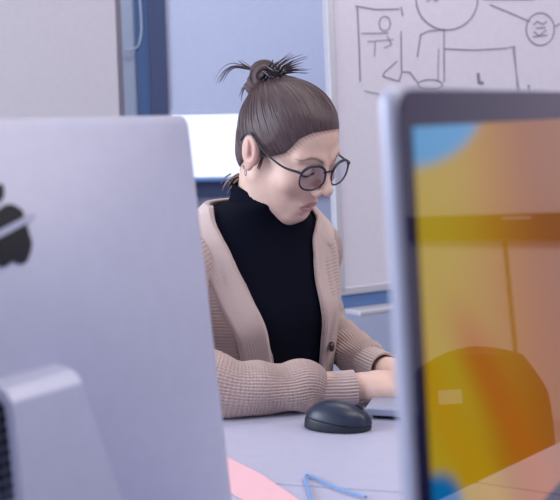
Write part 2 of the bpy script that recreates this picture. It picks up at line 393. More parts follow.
# ------------------------------------------------------------------ all-in-one computers
def rr(w, h_, r, n=6):
    out = []
    for cx, cz, a0 in ((w / 2 - r, h_ / 2 - r, 0), (-w / 2 + r, h_ / 2 - r, 90), (-w / 2 + r, -h_ / 2 + r, 180), (w / 2 - r, -h_ / 2 + r, 270)):
        for i in range(n + 1):
            a = R(a0 + 90 * i / n); out.append((cx + r * math.cos(a), cz + r * math.sin(a)))
        # straight side samples
        x, z = out[-1]; nx_, nz_ = {0: (-w / 2 + r, h_ / 2), 90: (-w / 2, -h_ / 2 + r), 180: (w / 2 - r, -h_ / 2), 270: (w / 2, h_ / 2 - r)}[a0]
        for k in range(1, 8): out.append((x + (nx_ - x) * k / 8, z + (nz_ - z) * k / 8))
    return np.array(out)
def computer(label, loc, rotz, tilt_deg, w, h_, chin, zc, kind):
    t = thing('desktop_computer', label, 'computer', loc, rotz)
    # display tilts about its centre; local frame of display: x, y(back +), z
    Mt = Matrix.Translation((0, 0, zc)) @ Matrix.Rotation(R(-tilt_deg), 4, 'X')
    def put(o): o.matrix_local = Mt; return o
    out = rr(w, h_, .012); n = len(out); edge = kind.get('edge', .0075); bulge = .034
    def bulgef(x, z): return edge + bulge * np.clip((1 - np.abs(2 * x / w) ** 2.6) * (1 - np.abs(2 * z / h_) ** 2.6), 0, 1) ** 1.2
    rings = []
    rings.append(np.stack([out[:, 0] * .992, np.full(n, 0.0), out[:, 1] * .990], 1))
    rings.append(np.stack([out[:, 0], np.full(n, 0.0015), out[:, 1]], 1))
    rings.append(np.stack([out[:, 0], np.full(n, edge - .001), out[:, 1]], 1))
    for s in np.linspace(.995, .02, 26):
        X_, Z_ = out[:, 0] * s, out[:, 1] * s
        rings.append(np.stack([X_, bulgef(X_, Z_), Z_], 1))
    P = np.array(rings)
    put(link('case', grid_mesh('case', P, closed_u=True, caps=True), M['alu'], t))
    # aluminium chin and glass
    put(box('chin', (0, -.001, -h_ / 2 + chin / 2), (w * .985, .002, chin * .94), M['alu_edge'], t, .0006))
    gz = chin / 2; gh = h_ - chin
    go = rr(w * .988, gh * .99, .018); bm = bmesh.new()
    vs = [bm.verts.new((x, -.0022, z + gz)) for x, z in go]; bm.faces.new(vs)
    vb = [bm.verts.new((x, .0, z + gz)) for x, z in go]
    for i in range(len(go)): bm.faces.new((vs[i], vs[(i + 1) % len(go)], vb[(i + 1) % len(go)], vb[i]))
    put(from_bm('glass_bezel', bm, M['bezel'], t))
    bz = kind['bz']; sw, sh = w - 2 * kind.get('bzx', bz), gh - 2 * bz
    me = bpy.data.meshes.new('screen'); me.from_pydata([(-sw / 2, -.0028, gz - sh / 2), (sw / 2, -.0028, gz - sh / 2), (sw / 2, -.0028, gz + sh / 2), (-sw / 2, -.0028, gz + sh / 2)], [], [(0, 1, 2, 3)])
    l = me.uv_layers.new(name='UVMap'); l.data.foreach_set('uv', [0, 0, 1, 0, 1, 1, 0, 1])
    put(link('screen', me, M['screen'], t, smooth=False))
    # stand: leg sweeping back and down, foot running forward
    prof = [(.026, .205, .036), (.055, .2035, .036), (.068, .199, .036), (.075, .182, .038), (.112, .075, .060), (.135, .030, .068), (.136, .010, .070), (.120, .003, .070), (.06, .003, .070), (-.09, .003, .070)]
    prof = [(y * kind['leg'], z * kind['lz'], hw * kind['lw']) for y, z, hw in prof]
    pc = catmull(prof, 60); th = .0045; rows = []
    d = np.gradient(pc[:, :2], axis=0); d = d / np.linalg.norm(d, axis=1, keepdims=True)
    nr = np.stack([-d[:, 1], d[:, 0]], 1)
    for k in range(60):
        y, z, hw = pc[k]; ny, nz_ = nr[k] * th
        rows.append([(-hw, y + ny, z + nz_ + .0), (hw, y + ny, z + nz_), (hw, y - ny, z - nz_), (-hw, y - ny, z - nz_)])
    P = np.array(rows); P[..., 2] = np.maximum(P[..., 2] + .002, 0.0)
    o = link('stand', grid_mesh('stand', P, closed_u=True, caps=True), M['alu_edge'], t, smooth=False)
    md = o.modifiers.new('bevel', 'BEVEL'); md.width = .0015; md.segments = 2; md.limit_method = 'ANGLE'
    # black fruit logo on the back (body with a bite and a leaf)
    S = kind['logo']
    def cr_(pts): 
        return catmull(pts + [pts[0]], 90)[:-1]
    body = [(0, .30), (.12, .36), (.26, .37), (.38, .30), (.43, .25), (.33, .14), (.31, .0), (.36, -.13), (.45, -.20), (.38, -.36), (.26, -.50), (.15, -.52), (0, -.47), (-.15, -.52), (-.26, -.50), (-.40, -.30), (-.47, -.05), (-.45, .15), (-.34, .31), (-.2, .37), (-.08, .34)]
    leaf = [(-.01, .42), (.0, .53), (.08, .64), (.2, .69), (.2, .58), (.13, .47), (.03, .41)]
    def ysurf(x, z):
        return float(bulgef(x, z))
    bm = bmesh.new()
    for pts in (body, leaf):
        q = cr_(pts); vs = []; vb = []
        for x, z in q:
            X, Z = -x * S + kind.get('logo_x', 0), z * S + kind['logo_z']; yy = ysurf(0, kind['logo_z']) + .0012
            vs.append(bm.verts.new((X, yy, Z))); vb.append(bm.verts.new((X, yy - .003, Z)))
        f = bm.faces.new(vs); tri = bmesh.ops.triangulate(bm, faces=[f])['faces']
        for i in range(len(q)):
            j = (i + 1) % len(q); bm.faces.new((vs[i], vs[j], vb[j], vb[i]))
    bmesh.ops.subdivide_edges(bm, edges=[e for e in bm.edges if e.calc_length() > .006], cuts=3)
    for v in bm.verts:
        v.co.y = ysurf(v.co.x, v.co.z) + (.0016 if v.co.y > yy - .001 else -.002)
    put(from_bm('logo', bm, M['logo'], t))
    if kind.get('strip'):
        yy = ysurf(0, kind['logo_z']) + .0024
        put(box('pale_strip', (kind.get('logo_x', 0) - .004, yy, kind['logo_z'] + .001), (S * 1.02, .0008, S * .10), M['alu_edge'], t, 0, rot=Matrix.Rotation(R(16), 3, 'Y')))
    # port panel
    x0, z0 = kind['port']
    bm = bmesh.new(); yy = ysurf(x0, z0)
    bx(bm, (x0, yy - .002, z0), (.06, .012, .075)); po = put(from_bm('port_panel', bm, M['vent'], t, bevel=.001))
    bm = bmesh.new()
    for i in range(9): bx(bm, (x0, yy + .0045, z0 - .032 + i * .008), (.056, .0015, .0025))
    for i in range(7): bx(bm, (x0 - .026 + i * .0087, yy + .0045, z0), (.0012, .001, .07))
    g_ = from_bm('grille', bm, M['steel'], po); 
    return t
# wallpaper: soft generic colour waves
m = bpy.data.materials.new('screen_glow'); m.use_nodes = True; nt = m.node_tree; b = bsdf(m)
b.inputs['Base Color'].default_value = (.004, .004, .005, 1); b.inputs['Roughness'].default_value = .02; b.inputs['IOR'].default_value = 1.95
uv = N(m, 'ShaderNodeUVMap'); sp = N(m, 'ShaderNodeSeparateXYZ'); nt.links.new(uv.outputs[0], sp.inputs[0])
def math_(op, a, b_=None):
    n = N(m, 'ShaderNodeMath'); n.operation = op
    for i, v in enumerate((a, b_)):
        if v is None: continue
        if isinstance(v, (int, float)): n.inputs[i].default_value = v
        else: nt.links.new(v, n.inputs[i])
    return n.outputs[0]
U, V_ = sp.outputs[0], sp.outputs[1]
def smooth(v, a, b_):
    n = N(m, 'ShaderNodeMapRange'); n.interpolation_type = 'SMOOTHSTEP'; nt.links.new(v, n.inputs[0])
    n.inputs[1].default_value = a; n.inputs[2].default_value = b_; return n.outputs[0]
def mixc(f, a, b_):
    n = N(m, 'ShaderNodeMix'); n.data_type = 'RGBA'; nt.links.new(f, n.inputs[0])
    for i, v in ((6, a), (7, b_)):
        if isinstance(v, tuple): n.inputs[i].default_value = v
        else: nt.links.new(v, n.inputs[i])
    return n.outputs[2]
def dist(cx, cy, sx=1, sy=1):
    return math_('SQRT', math_('ADD', math_('POWER', math_('DIVIDE', math_('SUBTRACT', U, cx), sx), 2.0), math_('POWER', math_('DIVIDE', math_('SUBTRACT', V_, cy), sy), 2.0)))
SCREEN = dict(m=m)
yel, gold, oran, pinkc, blu, blu2 = lin(162, 136, 20), lin(156, 112, 4), lin(150, 88, 12), lin(128, 74, 20), lin(62, 136, 186), lin(0, 92, 150)
c = mixc(smooth(U, .04, .30), yel, gold)
c = mixc(smooth(math_('ADD', U, math_('MULTIPLY', V_, -.10)), .08, .45), c, oran)
c = mixc(smooth(math_('ADD', U, math_('MULTIPLY', V_, .25)), .40, .75), c, pinkc)
q = math_('ADD', U, math_('MULTIPLY', V_, .55))
c = mixc(math_('MULTIPLY', smooth(math_('ABSOLUTE', math_('SUBTRACT', q, .44)), .10, .0), smooth(V_, .70, .45)), c, lin(158, 88, 8))
c = mixc(math_('MULTIPLY', smooth(math_('ABSOLUTE', math_('SUBTRACT', q, .27)), .09, .0), smooth(V_, .75, .5)), c, lin(166, 128, 4))
c = mixc(smooth(dist(.0, 1.04, .235, .125), 1.12, .80), c, blu)
c = mixc(smooth(dist(-.03, .17, .13, .13), 1.1, .8), c, blu2)
nt.links.new(c, b.inputs['Emission Color']); b.inputs['Emission Strength'].default_value = .78
M['screen'] = m
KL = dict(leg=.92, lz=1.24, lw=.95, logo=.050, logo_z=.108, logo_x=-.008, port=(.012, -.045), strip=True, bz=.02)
KR = dict(leg=1, lz=1, lw=1.3, logo=.07, logo_z=.07, port=(.10, -.09), bz=.0225, bzx=.017, edge=.009)
cl = at(-10, 232, .79)
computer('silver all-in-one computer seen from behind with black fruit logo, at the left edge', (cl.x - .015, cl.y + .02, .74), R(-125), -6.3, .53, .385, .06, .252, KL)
th_r = R(60); P0 = at(393, 86, .6)
wr = .528; hr = .385
# place so that the top left corner of the leaning display falls at P0
ctr = Vector((P0.x + math.cos(th_r) * wr / 2, P0.y + math.sin(th_r) * wr / 2, 0))
back = Vector((-math.sin(th_r), math.cos(th_r), 0)); zc_r = P0.z - .74 - hr / 2 * math.cos(R(3)); off = hr / 2 * math.sin(R(3))
computer('all-in-one computer with glowing yellow and orange wallpaper on its reflective screen', (ctr.x - back.x * off, ctr.y - back.y * off, .74), th_r, 3.0, wr, hr, .06, zc_r, KR)

# ------------------------------------------------------------------ the woman
F3 = np.array([.616, -.788, 0.]); L3 = np.array([.788, .616, 0.]); S3 = np.array([-.041, 1.815, 0.])
BASE = Vector((-.09, 1.86, 0))
person = thing('person', 'woman with brown hair in a bun, beige cardigan over black turtleneck, typing at the desk', 'person', BASE)
def inw(o): o.location = -BASE; return o
MH = Matrix.Translation((.0145, 1.772, 1.1325)) @ Matrix.Rotation(R(51), 4, 'Z') @ Matrix.Rotation(R(28), 4, 'X') @ Matrix.Rotation(R(-5), 4, 'Y')
def inh(o): o.matrix_local = Matrix.Translation(-BASE) @ MH; return o
MHI = MH.inverted()
def tol(p): return np.array(MHI @ Vector(p))
NECK0 = tol((-.022, 1.815, 1.01))

def skull(P, g=0.0):
    d = ell(P, (0, .0085, .024), (.0690 + g, .0785 + g, .0755 + g))
    d = su(d, ell(P, (0, -.012, .028), (.060 + g, .066 + g, .062 + g)), .02)
    return d
def head_sdf(P):
    ax = np.abs(P[..., 0]); Q = P.copy(); Q[..., 0] = ax
    d = skull(P)
    d = su(d, ell(P, (0, -.030, -.040), (.050, .051, .063)), .028)          # face mass
    d = su(d, cone(Q, (.048, .002, -.052), (.014, -.054, -.093), .011, .010), .028)   # jaw line
    d = su(d, ell(P, (0, -.061, -.093), (.016, .013, .012)), .020)          # chin
    d = su(d, ell(Q, (.040, -.056, -.028), (.022, .020, .018)), .022)       # cheek bones
    d = su(d, cone(Q, (.012, -.079, .017), (.044, -.064, .016), .004, .004), .020)    # brow ridge
    d = ss(d, ell(Q, (.031, -.092, -.005), (.017, .013, .0105)), .013)       # eye sockets
    d = su(d, sphere(Q, (.031, -.0655, -.004), .0142), .005)                # closed lid globe
    d = su(d, cone(P, (0, -.080, .006), (0, -.101, -.025), .0056, .0080), .012)       # nose bridge
    d = su(d, sphere(P, (0, -.1025, -.0280), .0080), .007)                    # tip
    d = su(d, ell(Q, (.0122, -.0905, -.0340), (.0070, .0105, .0075)), .005)   # wings
    d = ss(d, ell(Q, (.0062, -.0950, -.0405), (.0030, .0055, .0035)), .002) # nostrils
    d = su(d, ell(P, (0, -.067, -.068), (.022, .014, .016)), .014)          # mouth mound
    d = su(d, ell(P, (0, -.0775, -.0640), (.0200, .0065, .0038)), .004)     # upper lip
    d = su(d, ell(P, (0, -.0750, -.0745), (.0175, .0070, .0046)), .004)     # lower lip
    d = ss(d, ell(P, (0, -.0822, -.0692), (.0165, .0090, .0017)), .0012)    # gap between the lips
    d = ss(d, ell(P, (0, -.078, -.0840), (.014, .006, .004)), .006)
    # neck
    d = su(d, cone(P, (0, .022, -.045), NECK0, .047, .052), .022)
    # ears
    er = np.array([[1, 0, 0], [0, .94, .34], [0, -.34, .94]]); dz = .002
    e = ell(Q, (.0745, .010, -.008 + dz), (.0080, .0160, .0265), er)
    e = su(e, ell(Q, (.0715, .003, -.010 + dz), (.010, .010, .018), er), .006)
    e = ss(e, ell(Q, (.0850, .0085, -.004 + dz), (.0085, .0110, .0205), er), .0015)
    e = su(e, ell(Q, (.0785, .0130, -.006 + dz), (.0032, .0040, .0150), er), .002)
    e = su(e, ell(Q, (.0785, .0010, -.010 + dz), (.0030, .0030, .0060), er), .002)
    e = ss(e, ell(Q, (.083, .0040, -.011 + dz), (.010, .0040, .0060), er), .002)
    e = su(e, ell(Q, (.0740, .0030, -.033 + dz), (.0045, .0060, .0070)), .004)
    return su(d, e, .004)
V, Fa = snet(head_sdf, (-.095, -.118, -.20), (.095, .125, .118), .00165)
skin0 = np.array(lin(226, 192, 176)[:3]); skinr = np.array(lin(222, 168, 160)[:3]); lipc = np.array(lin(205, 138, 136)[:3])
browc = np.array(lin(74, 52, 52)[:3]); lashc = np.array(lin(46, 36, 42)[:3]); tooth = np.array(lin(225, 218, 214)[:3])
def blend(pg, w, c): w = np.clip(w, 0, 1)[:, None]; return pg * (1 - w) + c * w
def gs(v, c, r): return np.exp(-(((v - np.array(c)) / np.array(r)) ** 2).sum(1))
Q = V.copy(); Q[:, 0] = np.abs(Q[:, 0]); front = V[:, 1] < -.05
pg = np.repeat(skin0[None], len(V), 0)
pg = blend(pg, .25 * gs(Q, (.040, -.070, -.035), (.022, .03, .018)), skinr)
pg = blend(pg, .45 * gs(Q, (.0, -.100, -.040), (.012, .02, .012)), skinr)
pg = blend(pg, .5 * gs(Q, (.080, .008, -.010), (.01, .03, .035)), skinr)
pg = blend(pg, .6 * gs(Q, (.077, .006, -.004), (.004, .008, .016)), skinr * .72)
lw_ = 1.15 - np.maximum(((Q[:, 0]) / .0195) ** 2 + ((V[:, 2] + .0690) / .0092) ** 2, 0)
pg = blend(pg, np.where(front, lw_ * 4, 0), lipc)
pg = blend(pg, np.where(front & (np.abs(V[:, 2] + .0693) < .0019) & (Q[:, 0] < .0140), .9, 0), tooth)
bz_ = .0155 + .006 * np.sin(np.clip((Q[:, 0] - .012) / .036, 0, 1) * PI) - .05 * np.clip(Q[:, 0] - .036, 0, 1)
bwid = .0024 * np.clip((.054 - Q[:, 0]) / .02, .35, 1)
pg = blend(pg, np.where(front & (Q[:, 0] > .012) & (Q[:, 0] < .052), .8 * np.exp(-((V[:, 2] - bz_) / bwid) ** 2), 0), browc)
ez_ = -.0098 + 9 * (Q[:, 0] - .031) ** 2
pg = blend(pg, np.where(front & (np.abs(Q[:, 0] - .0285) < .0140), 2.2 * np.exp(-((V[:, 2] - ez_) / .0017) ** 2), 0), lashc)
cz_ = .0020 - 16 * (Q[:, 0] - .031) ** 2
pg = blend(pg, np.where(front & (np.abs(Q[:, 0] - .031) < .0145), .35 * np.exp(-((V[:, 2] - cz_) / .0014) ** 2), 0), skinr * .5)
hz = [-.12, -.075, -.045, -.030, -.014, .000, .016, .030, .045, .058, .067, .078]; hy = [.070, .055, .038, .028, .004, -.028, -.045, -.051, -.055, -.064, -.078, -.115]
hd = (V[:, 1] - np.interp(V[:, 2], hz, hy)) + .0015 * np.sin(V[:, 2] * 900 + V[:, 0] * 700)
pg = blend(pg, np.where(~((Q[:, 0] > .0705) & (V[:, 1] > -.012)), np.clip((hd + .008) / .012, 0, 1) * .85, 0), np.array(lin(92, 74, 76)[:3]))
# bring the head into world space, then add hands, arms and the trunk in the same mesh
MHn = np.array(MH); Vw = V @ MHn[:3, :3].T + MHn[:3, 3]
allV = [Vw]; allF = [Fa]; allP = [pg]; off = len(V)
def vadd(a, b): return np.array(a) + np.array(b)
def hand(P, wr_, f, u, s, elbow, spread=1.0, curl=1.0):
    wr_ = np.array(wr_); f = nrm(np.array(f, float)); u = np.array(u, float); u = nrm(u - f * (u @ f)); s_ = np.cross(u, f); s_ = s_ * s
    d = cone(P, elbow, wr_, .024, .0190)
    d = su(d, cone(P, wr_, wr_ + f * .03, .0200, .021), .010)
    offs = [.027, .009, -.009, -.026]; lens = [.066, .074, .069, .054]; rad = [.0088, .009, .0086, .0078]
    for o_, ln, r in zip(offs, lens, rad):
        k = wr_ + f * (.088 - abs(o_ - .009) * .35) + s_ * o_
        d = su(d, cone(P, wr_ + f * .018 + s_ * o_ * .55, k, .0145, .0118), .012)
        g1 = nrm(f + s_ * o_ * 4 * spread - u * .28 * curl); g2 = nrm(f + s_ * o_ * 4 * spread - u * .85 * curl); g3 = nrm(f + s_ * o_ * 2 - u * 1.5 * curl)
        a = k + g1 * ln * .45; b_ = a + g2 * ln * .33; c_ = b_ + g3 * ln * .27
        fd = cone(P, k, a, r * 1.12, r); fd = su(fd, cone(P, a, b_, r, r * .9), .003); fd = su(fd, cone(P, b_, c_, r * .9, r * .78), .003)
        d = su(d, fd, .0045)
    t0 = wr_ + f * .022 + s_ * .018 - u * .006; t1 = t0 + nrm(f * .7 + s_ * .75 - u * .3) * .038; t2 = t1 + nrm(f * 1 + s_ * .38 - u * .2) * .03; t3 = t2 + nrm(f + s_ * .05 - u * .2) * .024
    d = su(d, cone(P, t0, t1, .0145, .0115), .012)
    td = su(cone(P, t1, t2, .0110, .0098), cone(P, t2, t3, .0098, .0082), .003)
    return su(d, td, .005)
EL_R = (-.09, 1.592, .790); WR_R = (.124, 1.636, .7675)
EL_L = (.095, 1.95, .785); WR_L = (.173, 1.741, .7655)
for (el, wr_, f, u, s) in ((EL_R, WR_R, (1, .03, .0), (.0, -.30, 1), 1), (EL_L, WR_L, (.80, -.42, -.02), (0, 0, 1), -1)):
    lo = np.minimum(np.array(el), np.array(wr_)) - .045; hi = np.maximum(np.array(el), np.array(wr_)) + .045
    f_ = nrm(np.array(f, float)); tip = np.array(wr_) + f_ * .19; lo = np.minimum(lo, tip - .05); hi = np.maximum(hi, tip + .05)
    V, Fa = snet(lambda P: hand(P, wr_, f, u, s, el), lo, hi, .0022)
    allV.append(V); allF.append(Fa + off); allP.append(np.repeat((skin0 * .96 + skinr * .04)[None], len(V), 0)); off += len(V)

# trunk cross-sections: z, shift along F, half width, front depth, back depth
TK = np.array([[.46, -.070, .155, .110, .110], [.56, -.060, .148, .105, .100], [.66, -.040, .134, .098, .095], [.76, -.012, .128, .096, .090],
               [.83, .004, .130, .100, .090], [.88, .006, .134, .098, .090], [.92, .004, .138, .090, .088], [.955, .002, .140, .082, .082],
               [.985, .002, .126, .074, .076], [1.005, .004, .108, .066, .070], [1.022, .006, .090, .060, .064], [1.036, .010, .072, .054, .060]])
def tint(z):
    z = np.asarray(z, float)
    zs = TK[:, 0]; f = np.interp(z, zs, np.arange(len(zs))); i = np.clip(f.astype(int), 0, len(zs) - 2); t = (f - i)[..., None]
    p0 = TK[np.maximum(i - 1, 0)]; p1 = TK[i]; p2 = TK[i + 1]; p3 = TK[np.minimum(i + 2, len(zs) - 1)]
    return .5 * (2 * p1 + (-p0 + p2) * t + (2 * p0 - 5 * p1 + 4 * p2 - p3) * t * t + (-p0 + 3 * p1 - 3 * p2 + p3) * t ** 3)
def TP(z, th, o=0.0):
    z = np.asarray(z, float); th = np.asarray(th, float); k = tint(z); n = 2.25
    s, c = np.sin(th), np.cos(th); q = (np.abs(s) ** n + np.abs(c) ** n) ** (-1 / n)
    dep = np.where(c > 0, k[..., 3], k[..., 4])
    x = (k[..., 2] + o) * s * q; y = (dep + o) * c * q
    # gentle bust relief
    y = y + .010 * np.exp(-((z - .865) / .04) ** 2) * np.exp(-((np.abs(th) - .50) / .36) ** 2)
    sh = k[..., 1]; zz = z + o * np.clip((z - .93) / .1, 0, 1)
    return S3 + L3 * x[..., None] + F3 * (y + sh)[..., None] + np.stack([0 * zz, 0 * zz, zz], -1)
zz = np.linspace(.47, 1.034, 50); tt = np.linspace(-PI, PI, 72, endpoint=False)
Zg, Tg = np.meshgrid(zz, tt, indexing='ij')
P = TP(Zg, Tg, -.010); ni, nj = P.shape[:2]; idx = np.arange(ni * nj).reshape(ni, nj)
q = np.stack([idx[:-1], np.roll(idx, -1, 1)[:-1], np.roll(idx, -1, 1)[1:], idx[1:]], -1).reshape(-1, 4)
allV.append(P.reshape(-1, 3)); allF.append(q + off); allP.append(np.repeat(skin0[None], ni * nj, 0)); off += ni * nj
inw(link('body', np_mesh('body', np.concatenate(allV), np.concatenate(allF), np.concatenate(allP)), M['skin'], person))

# turtleneck: trunk loft plus folded collar around the neck
ncol = 220
rows = []; uvr = []
tt = np.linspace(-PI, PI, ncol, endpoint=False)
for z in np.linspace(.60, 1.030, 60): rows.append(TP(np.full(ncol, z), tt, .001))
def cring(c, n, a, b_, bump=0.0, fwd=None):
    n = nrm(np.array(n, float)); l = nrm(L3 * .95 + F3 * .0 - n * (L3 @ n)); f = np.cross(l, n); f = f if f @ F3 > 0 else -f
    r = 1 + bump * np.cos(tt * 55)
    return np.array(c) + l * (a * np.sin(tt) * r)[:, None] + f * (b_ * np.cos(tt) * r)[:, None]
c0 = np.array([-.022, 1.812, 1.040]); c1 = np.array(MH @ Vector((0, .022, -.092)))
dirn = nrm(c1 - c0)
for (s, a, b_, z_) in ((0, .064, .060, 0), (.18, .058, .058, .15), (.4, .0535, .056, .3), (.65, .0525, .055, .5), (.85, .0530, .055, .75), (.97, .0530, .055, 1), (1.02, .0510, .053, 1), (1.0, .0485, .050, 1), (.8, .047, .048, 1)):
    nn = nrm(np.array([0, 0, 1.]) * (1 - z_) + nrm(np.array([.30, -.22, 1.])) * z_)
    rows.append(cring(c0 + (c1 - c0) * s, nn, a, b_, .010))
inw(link('turtleneck', grid_mesh('turtleneck', np.array(rows), closed_u=True), M['black_knit'], person))

# cardigan: opening edge angle against height, for her right (negative) and her left side
OR_ = np.array([[.46, -.15], [.70, -.22], [.76, -.27], [.80, -.34], [.84, -.48], [.88, -.56], [.92, -.60], [.955, -.68], [.985, -.85], [1.005, -1.06], [1.022, -1.40], [1.030, -1.6]])
OL_ = np.array([[.46, .50], [.70, .50], [.76, .48], [.80, .40], [.84, .33], [.88, .29], [.92, .30], [.955, .36], [.985, .50], [1.005, .80], [1.022, 1.3], [1.030, 1.6]])
zr = np.concatenate([np.linspace(.50, .95, 60), np.linspace(.955, 1.030, 26)])
tr_ = np.interp(zr, OR_[:, 0], OR_[:, 1]); tl_ = np.interp(zr, OL_[:, 0], OL_[:, 1])
nc = 620; fr_ = np.linspace(0, 1, nc)
TH = (tl_[:, None] + (2 * PI + tr_ - tl_)[:, None] * fr_[None]); THs = (TH + PI) % (2 * PI) - PI
Zc = np.repeat(zr[:, None], nc, 1)
fold = .004 * np.sin(TH * 5 + Zc * 30) * np.clip((.95 - Zc) / .2, 0, 1)
rib = .0012 * np.cos(TH * 23)
P = TP(Zc, THs, 0) ; Pn = TP(Zc, THs, .01); nvec = nrm(Pn - P); P = P + nvec * (.012 + rib + fold)[..., None]
UV = np.stack([TH * .15, Zc], -1)
card = link('cardigan', grid_mesh('cardigan', P, UV), M['wool'], person); inw(card)
md = card.modifiers.new('thick', 'SOLIDIFY'); md.thickness = .004; md.offset = -1
def strip(name, path_zt, width, thick, mtl, parent, lift, side):
    path = catmull(np.array(path_zt), 120); Z = path[:, 0]; T = path[:, 1]
    C = TP(Z, T, 0); Nn = nrm(TP(Z, T, .01) - C)
    Nn = catmull(Nn[::6], 120); Nn = nrm(Nn)
    tg = nrm(np.gradient(C, axis=0)); wdir = nrm(np.cross(tg, Nn)) * side
    nw = 34; th = []
    prof = []
    for k in range(nw):                       # closed rounded section with fine ribs on the outside
        w = k / (nw - 1); edge = math.sin(PI * min(w, 1 - w) * 4) if min(w, 1 - w) < .125 else 1
        prof.append((w, thick * edge + .0004 * math.cos(w * width / .0045 * 2 * PI)))
    prof += [(1, -.003), (0, -.003)]
    P = np.zeros((120, len(prof), 3))
    for j, (w, h_) in enumerate(prof):
        P[:, j] = C + wdir * (w * width) + Nn * (lift + h_)
    ul = np.cumsum(np.r_[0, np.linalg.norm(np.diff(C, axis=0), axis=1)])
    UV = np.stack(np.meshgrid(ul, [p[0] * width for p in prof], indexing='ij'), -1)
    return link(name, grid_mesh(name, P, UV, closed_u=True, caps=True), mtl, parent)
def bandpath(O_, sgn):
    return [(z, t) for z, t in O_]
pr = [(z, t) for z, t in zip(np.r_[np.linspace(.5, .95, 8), .985, 1.01, 1.026], np.interp(np.r_[np.linspace(.5, .95, 8), .985, 1.01, 1.026], OR_[:, 0], OR_[:, 1]))]
pl = [(z, t) for z, t in zip(np.r_[np.linspace(.5, .95, 8), .985, 1.01, 1.026], np.interp(np.r_[np.linspace(.5, .95, 8), .985, 1.01, 1.026], OL_[:, 0], OL_[:, 1]))]
pr += [(1.032, -2.0), (1.034, -2.5), (1.034, -3.14)]; pl += [(1.032, 2.0), (1.034, 2.5), (1.034, 3.14)]
strip('collar_band', pr, .050, .0065, M['band'], card, .010, -1)
strip('collar_band', pl, .044, .0065, M['band'], card, .010, 1)
for z in (.80, .715):
    p = TP(np.array([z]), np.array([np.interp(z, OL_[:, 0], OL_[:, 1]) + .10]), .020)[0]
    bm = bmesh.new(); bmesh.ops.create_cone(bm, segments=20, radius1=.0085, radius2=.0075, depth=.004, cap_ends=True)
    rot = Vector(F3 * .8 + L3 * .5).to_track_quat('Z', 'Y').to_matrix()
    for v in bm.verts: v.co = rot @ v.co + Vector(p)
    from_bm('button', bm, M['button'], card, smooth=True)

def sleeve(name, path, rad, nrib, amp, mtl, parent, n=230, fold_=0.0, fseed=0, squash=1.0, up=(0, 0, 1), hollow=False):
    C = catmull(path, n); r = catmull(np.asarray(rad, float).reshape(-1, 1), n)[:, 0]
    T, A, B = frames(C, up); ns = nrib * 6; th = np.linspace(0, 2 * PI, ns, endpoint=False)
    s = np.cumsum(np.r_[0, np.linalg.norm(np.diff(C, axis=0), axis=1)])
    TH, SS_ = np.meshgrid(th, s); rr_ = r[:, None] + amp * np.cos(TH * nrib)
    ph = fseed
    rr_ = rr_ + fold_ * (np.sin(SS_ * 95 + 2.2 * np.cos(TH + ph) + 1.3 * np.sin(2 * TH)) * .6 + np.sin(SS_ * 60 - 2.5 * np.sin(TH - ph)) * .6)
    P = C[:, None] + rr_[..., None] * (A[:, None] * np.cos(TH)[..., None] * squash + B[:, None] * np.sin(TH)[..., None])
    if hollow:
        m_ = [P]; 
        for k, dr in ((-1, .0025), (-2, .004), (-8, .0045), (-14, .005)):
            m_.append(C[k][None, None] + (np.maximum(r[k] - dr, .003)) * (A[k] * np.cos(th)[:, None] * squash + B[k] * np.sin(th)[:, None])[None])
        P = np.concatenate(m_); SS_ = np.concatenate([SS_, np.repeat(SS_[-1:], 4, 0)]); TH = np.concatenate([TH, np.repeat(TH[-1:], 4, 0)])
    P[..., 2] = np.where(P[..., 0] > -.2, np.maximum(P[..., 2], .7415), P[..., 2]) if name != 'upper' else P[..., 2]
    UV = np.stack([TH * .045, SS_], -1)
    return link(name, grid_mesh(name, P, UV, closed_u=True, caps=not hollow), mtl, parent)
sleeve('sleeve', [tuple(S3 - L3 * .06 + np.array([0, 0, .955])), (-.140, 1.735, .950), (-.172, 1.695, .910), (-.178, 1.650, .865), (-.150, 1.600, .805), (-.085, 1.588, .785), (-.040, 1.594, .778), (.000, 1.602, .777), (.030, 1.612, .778), (.052, 1.622, .769), (.060, 1.624, .768)],
       [.046, .055, .056, .054, .050, .045, .039, .0365, .0385, .030, .0252], 54, .0009, M['wool'], card, fold_=.0032, fseed=.6)
sleeve('cuff', [(.050, 1.621, .768), (.07, 1.626, .767), (.09, 1.630, .766), (.108, 1.634, .766)], [.0250, .0262, .0268, .0272], 34, .0009, M['band'], card, n=60, hollow=True)
sleeve('sleeve', [tuple(S3 + L3 * .06 + np.array([0, 0, .955])), (.052, 1.900, .955), (.060, 1.930, .915), (.062, 1.955, .865), (.072, 1.968, .815), (.092, 1.935, .783), (.115, 1.880, .777), (.134, 1.820, .772), (.146, 1.790, .769)],
       [.044, .050, .044, .042, .042, .040, .037, .034, .028], 48, .0009, M['wool'], card, fold_=.0032, fseed=2.1)
sleeve('cuff', [(.142, 1.798, .769), (.151, 1.778, .768), (.160, 1.758, .767), (.165, 1.747, .767)], [.027, .0275, .0278, .0280], 34, .0009, M['band'], card, n=50, hollow=True)

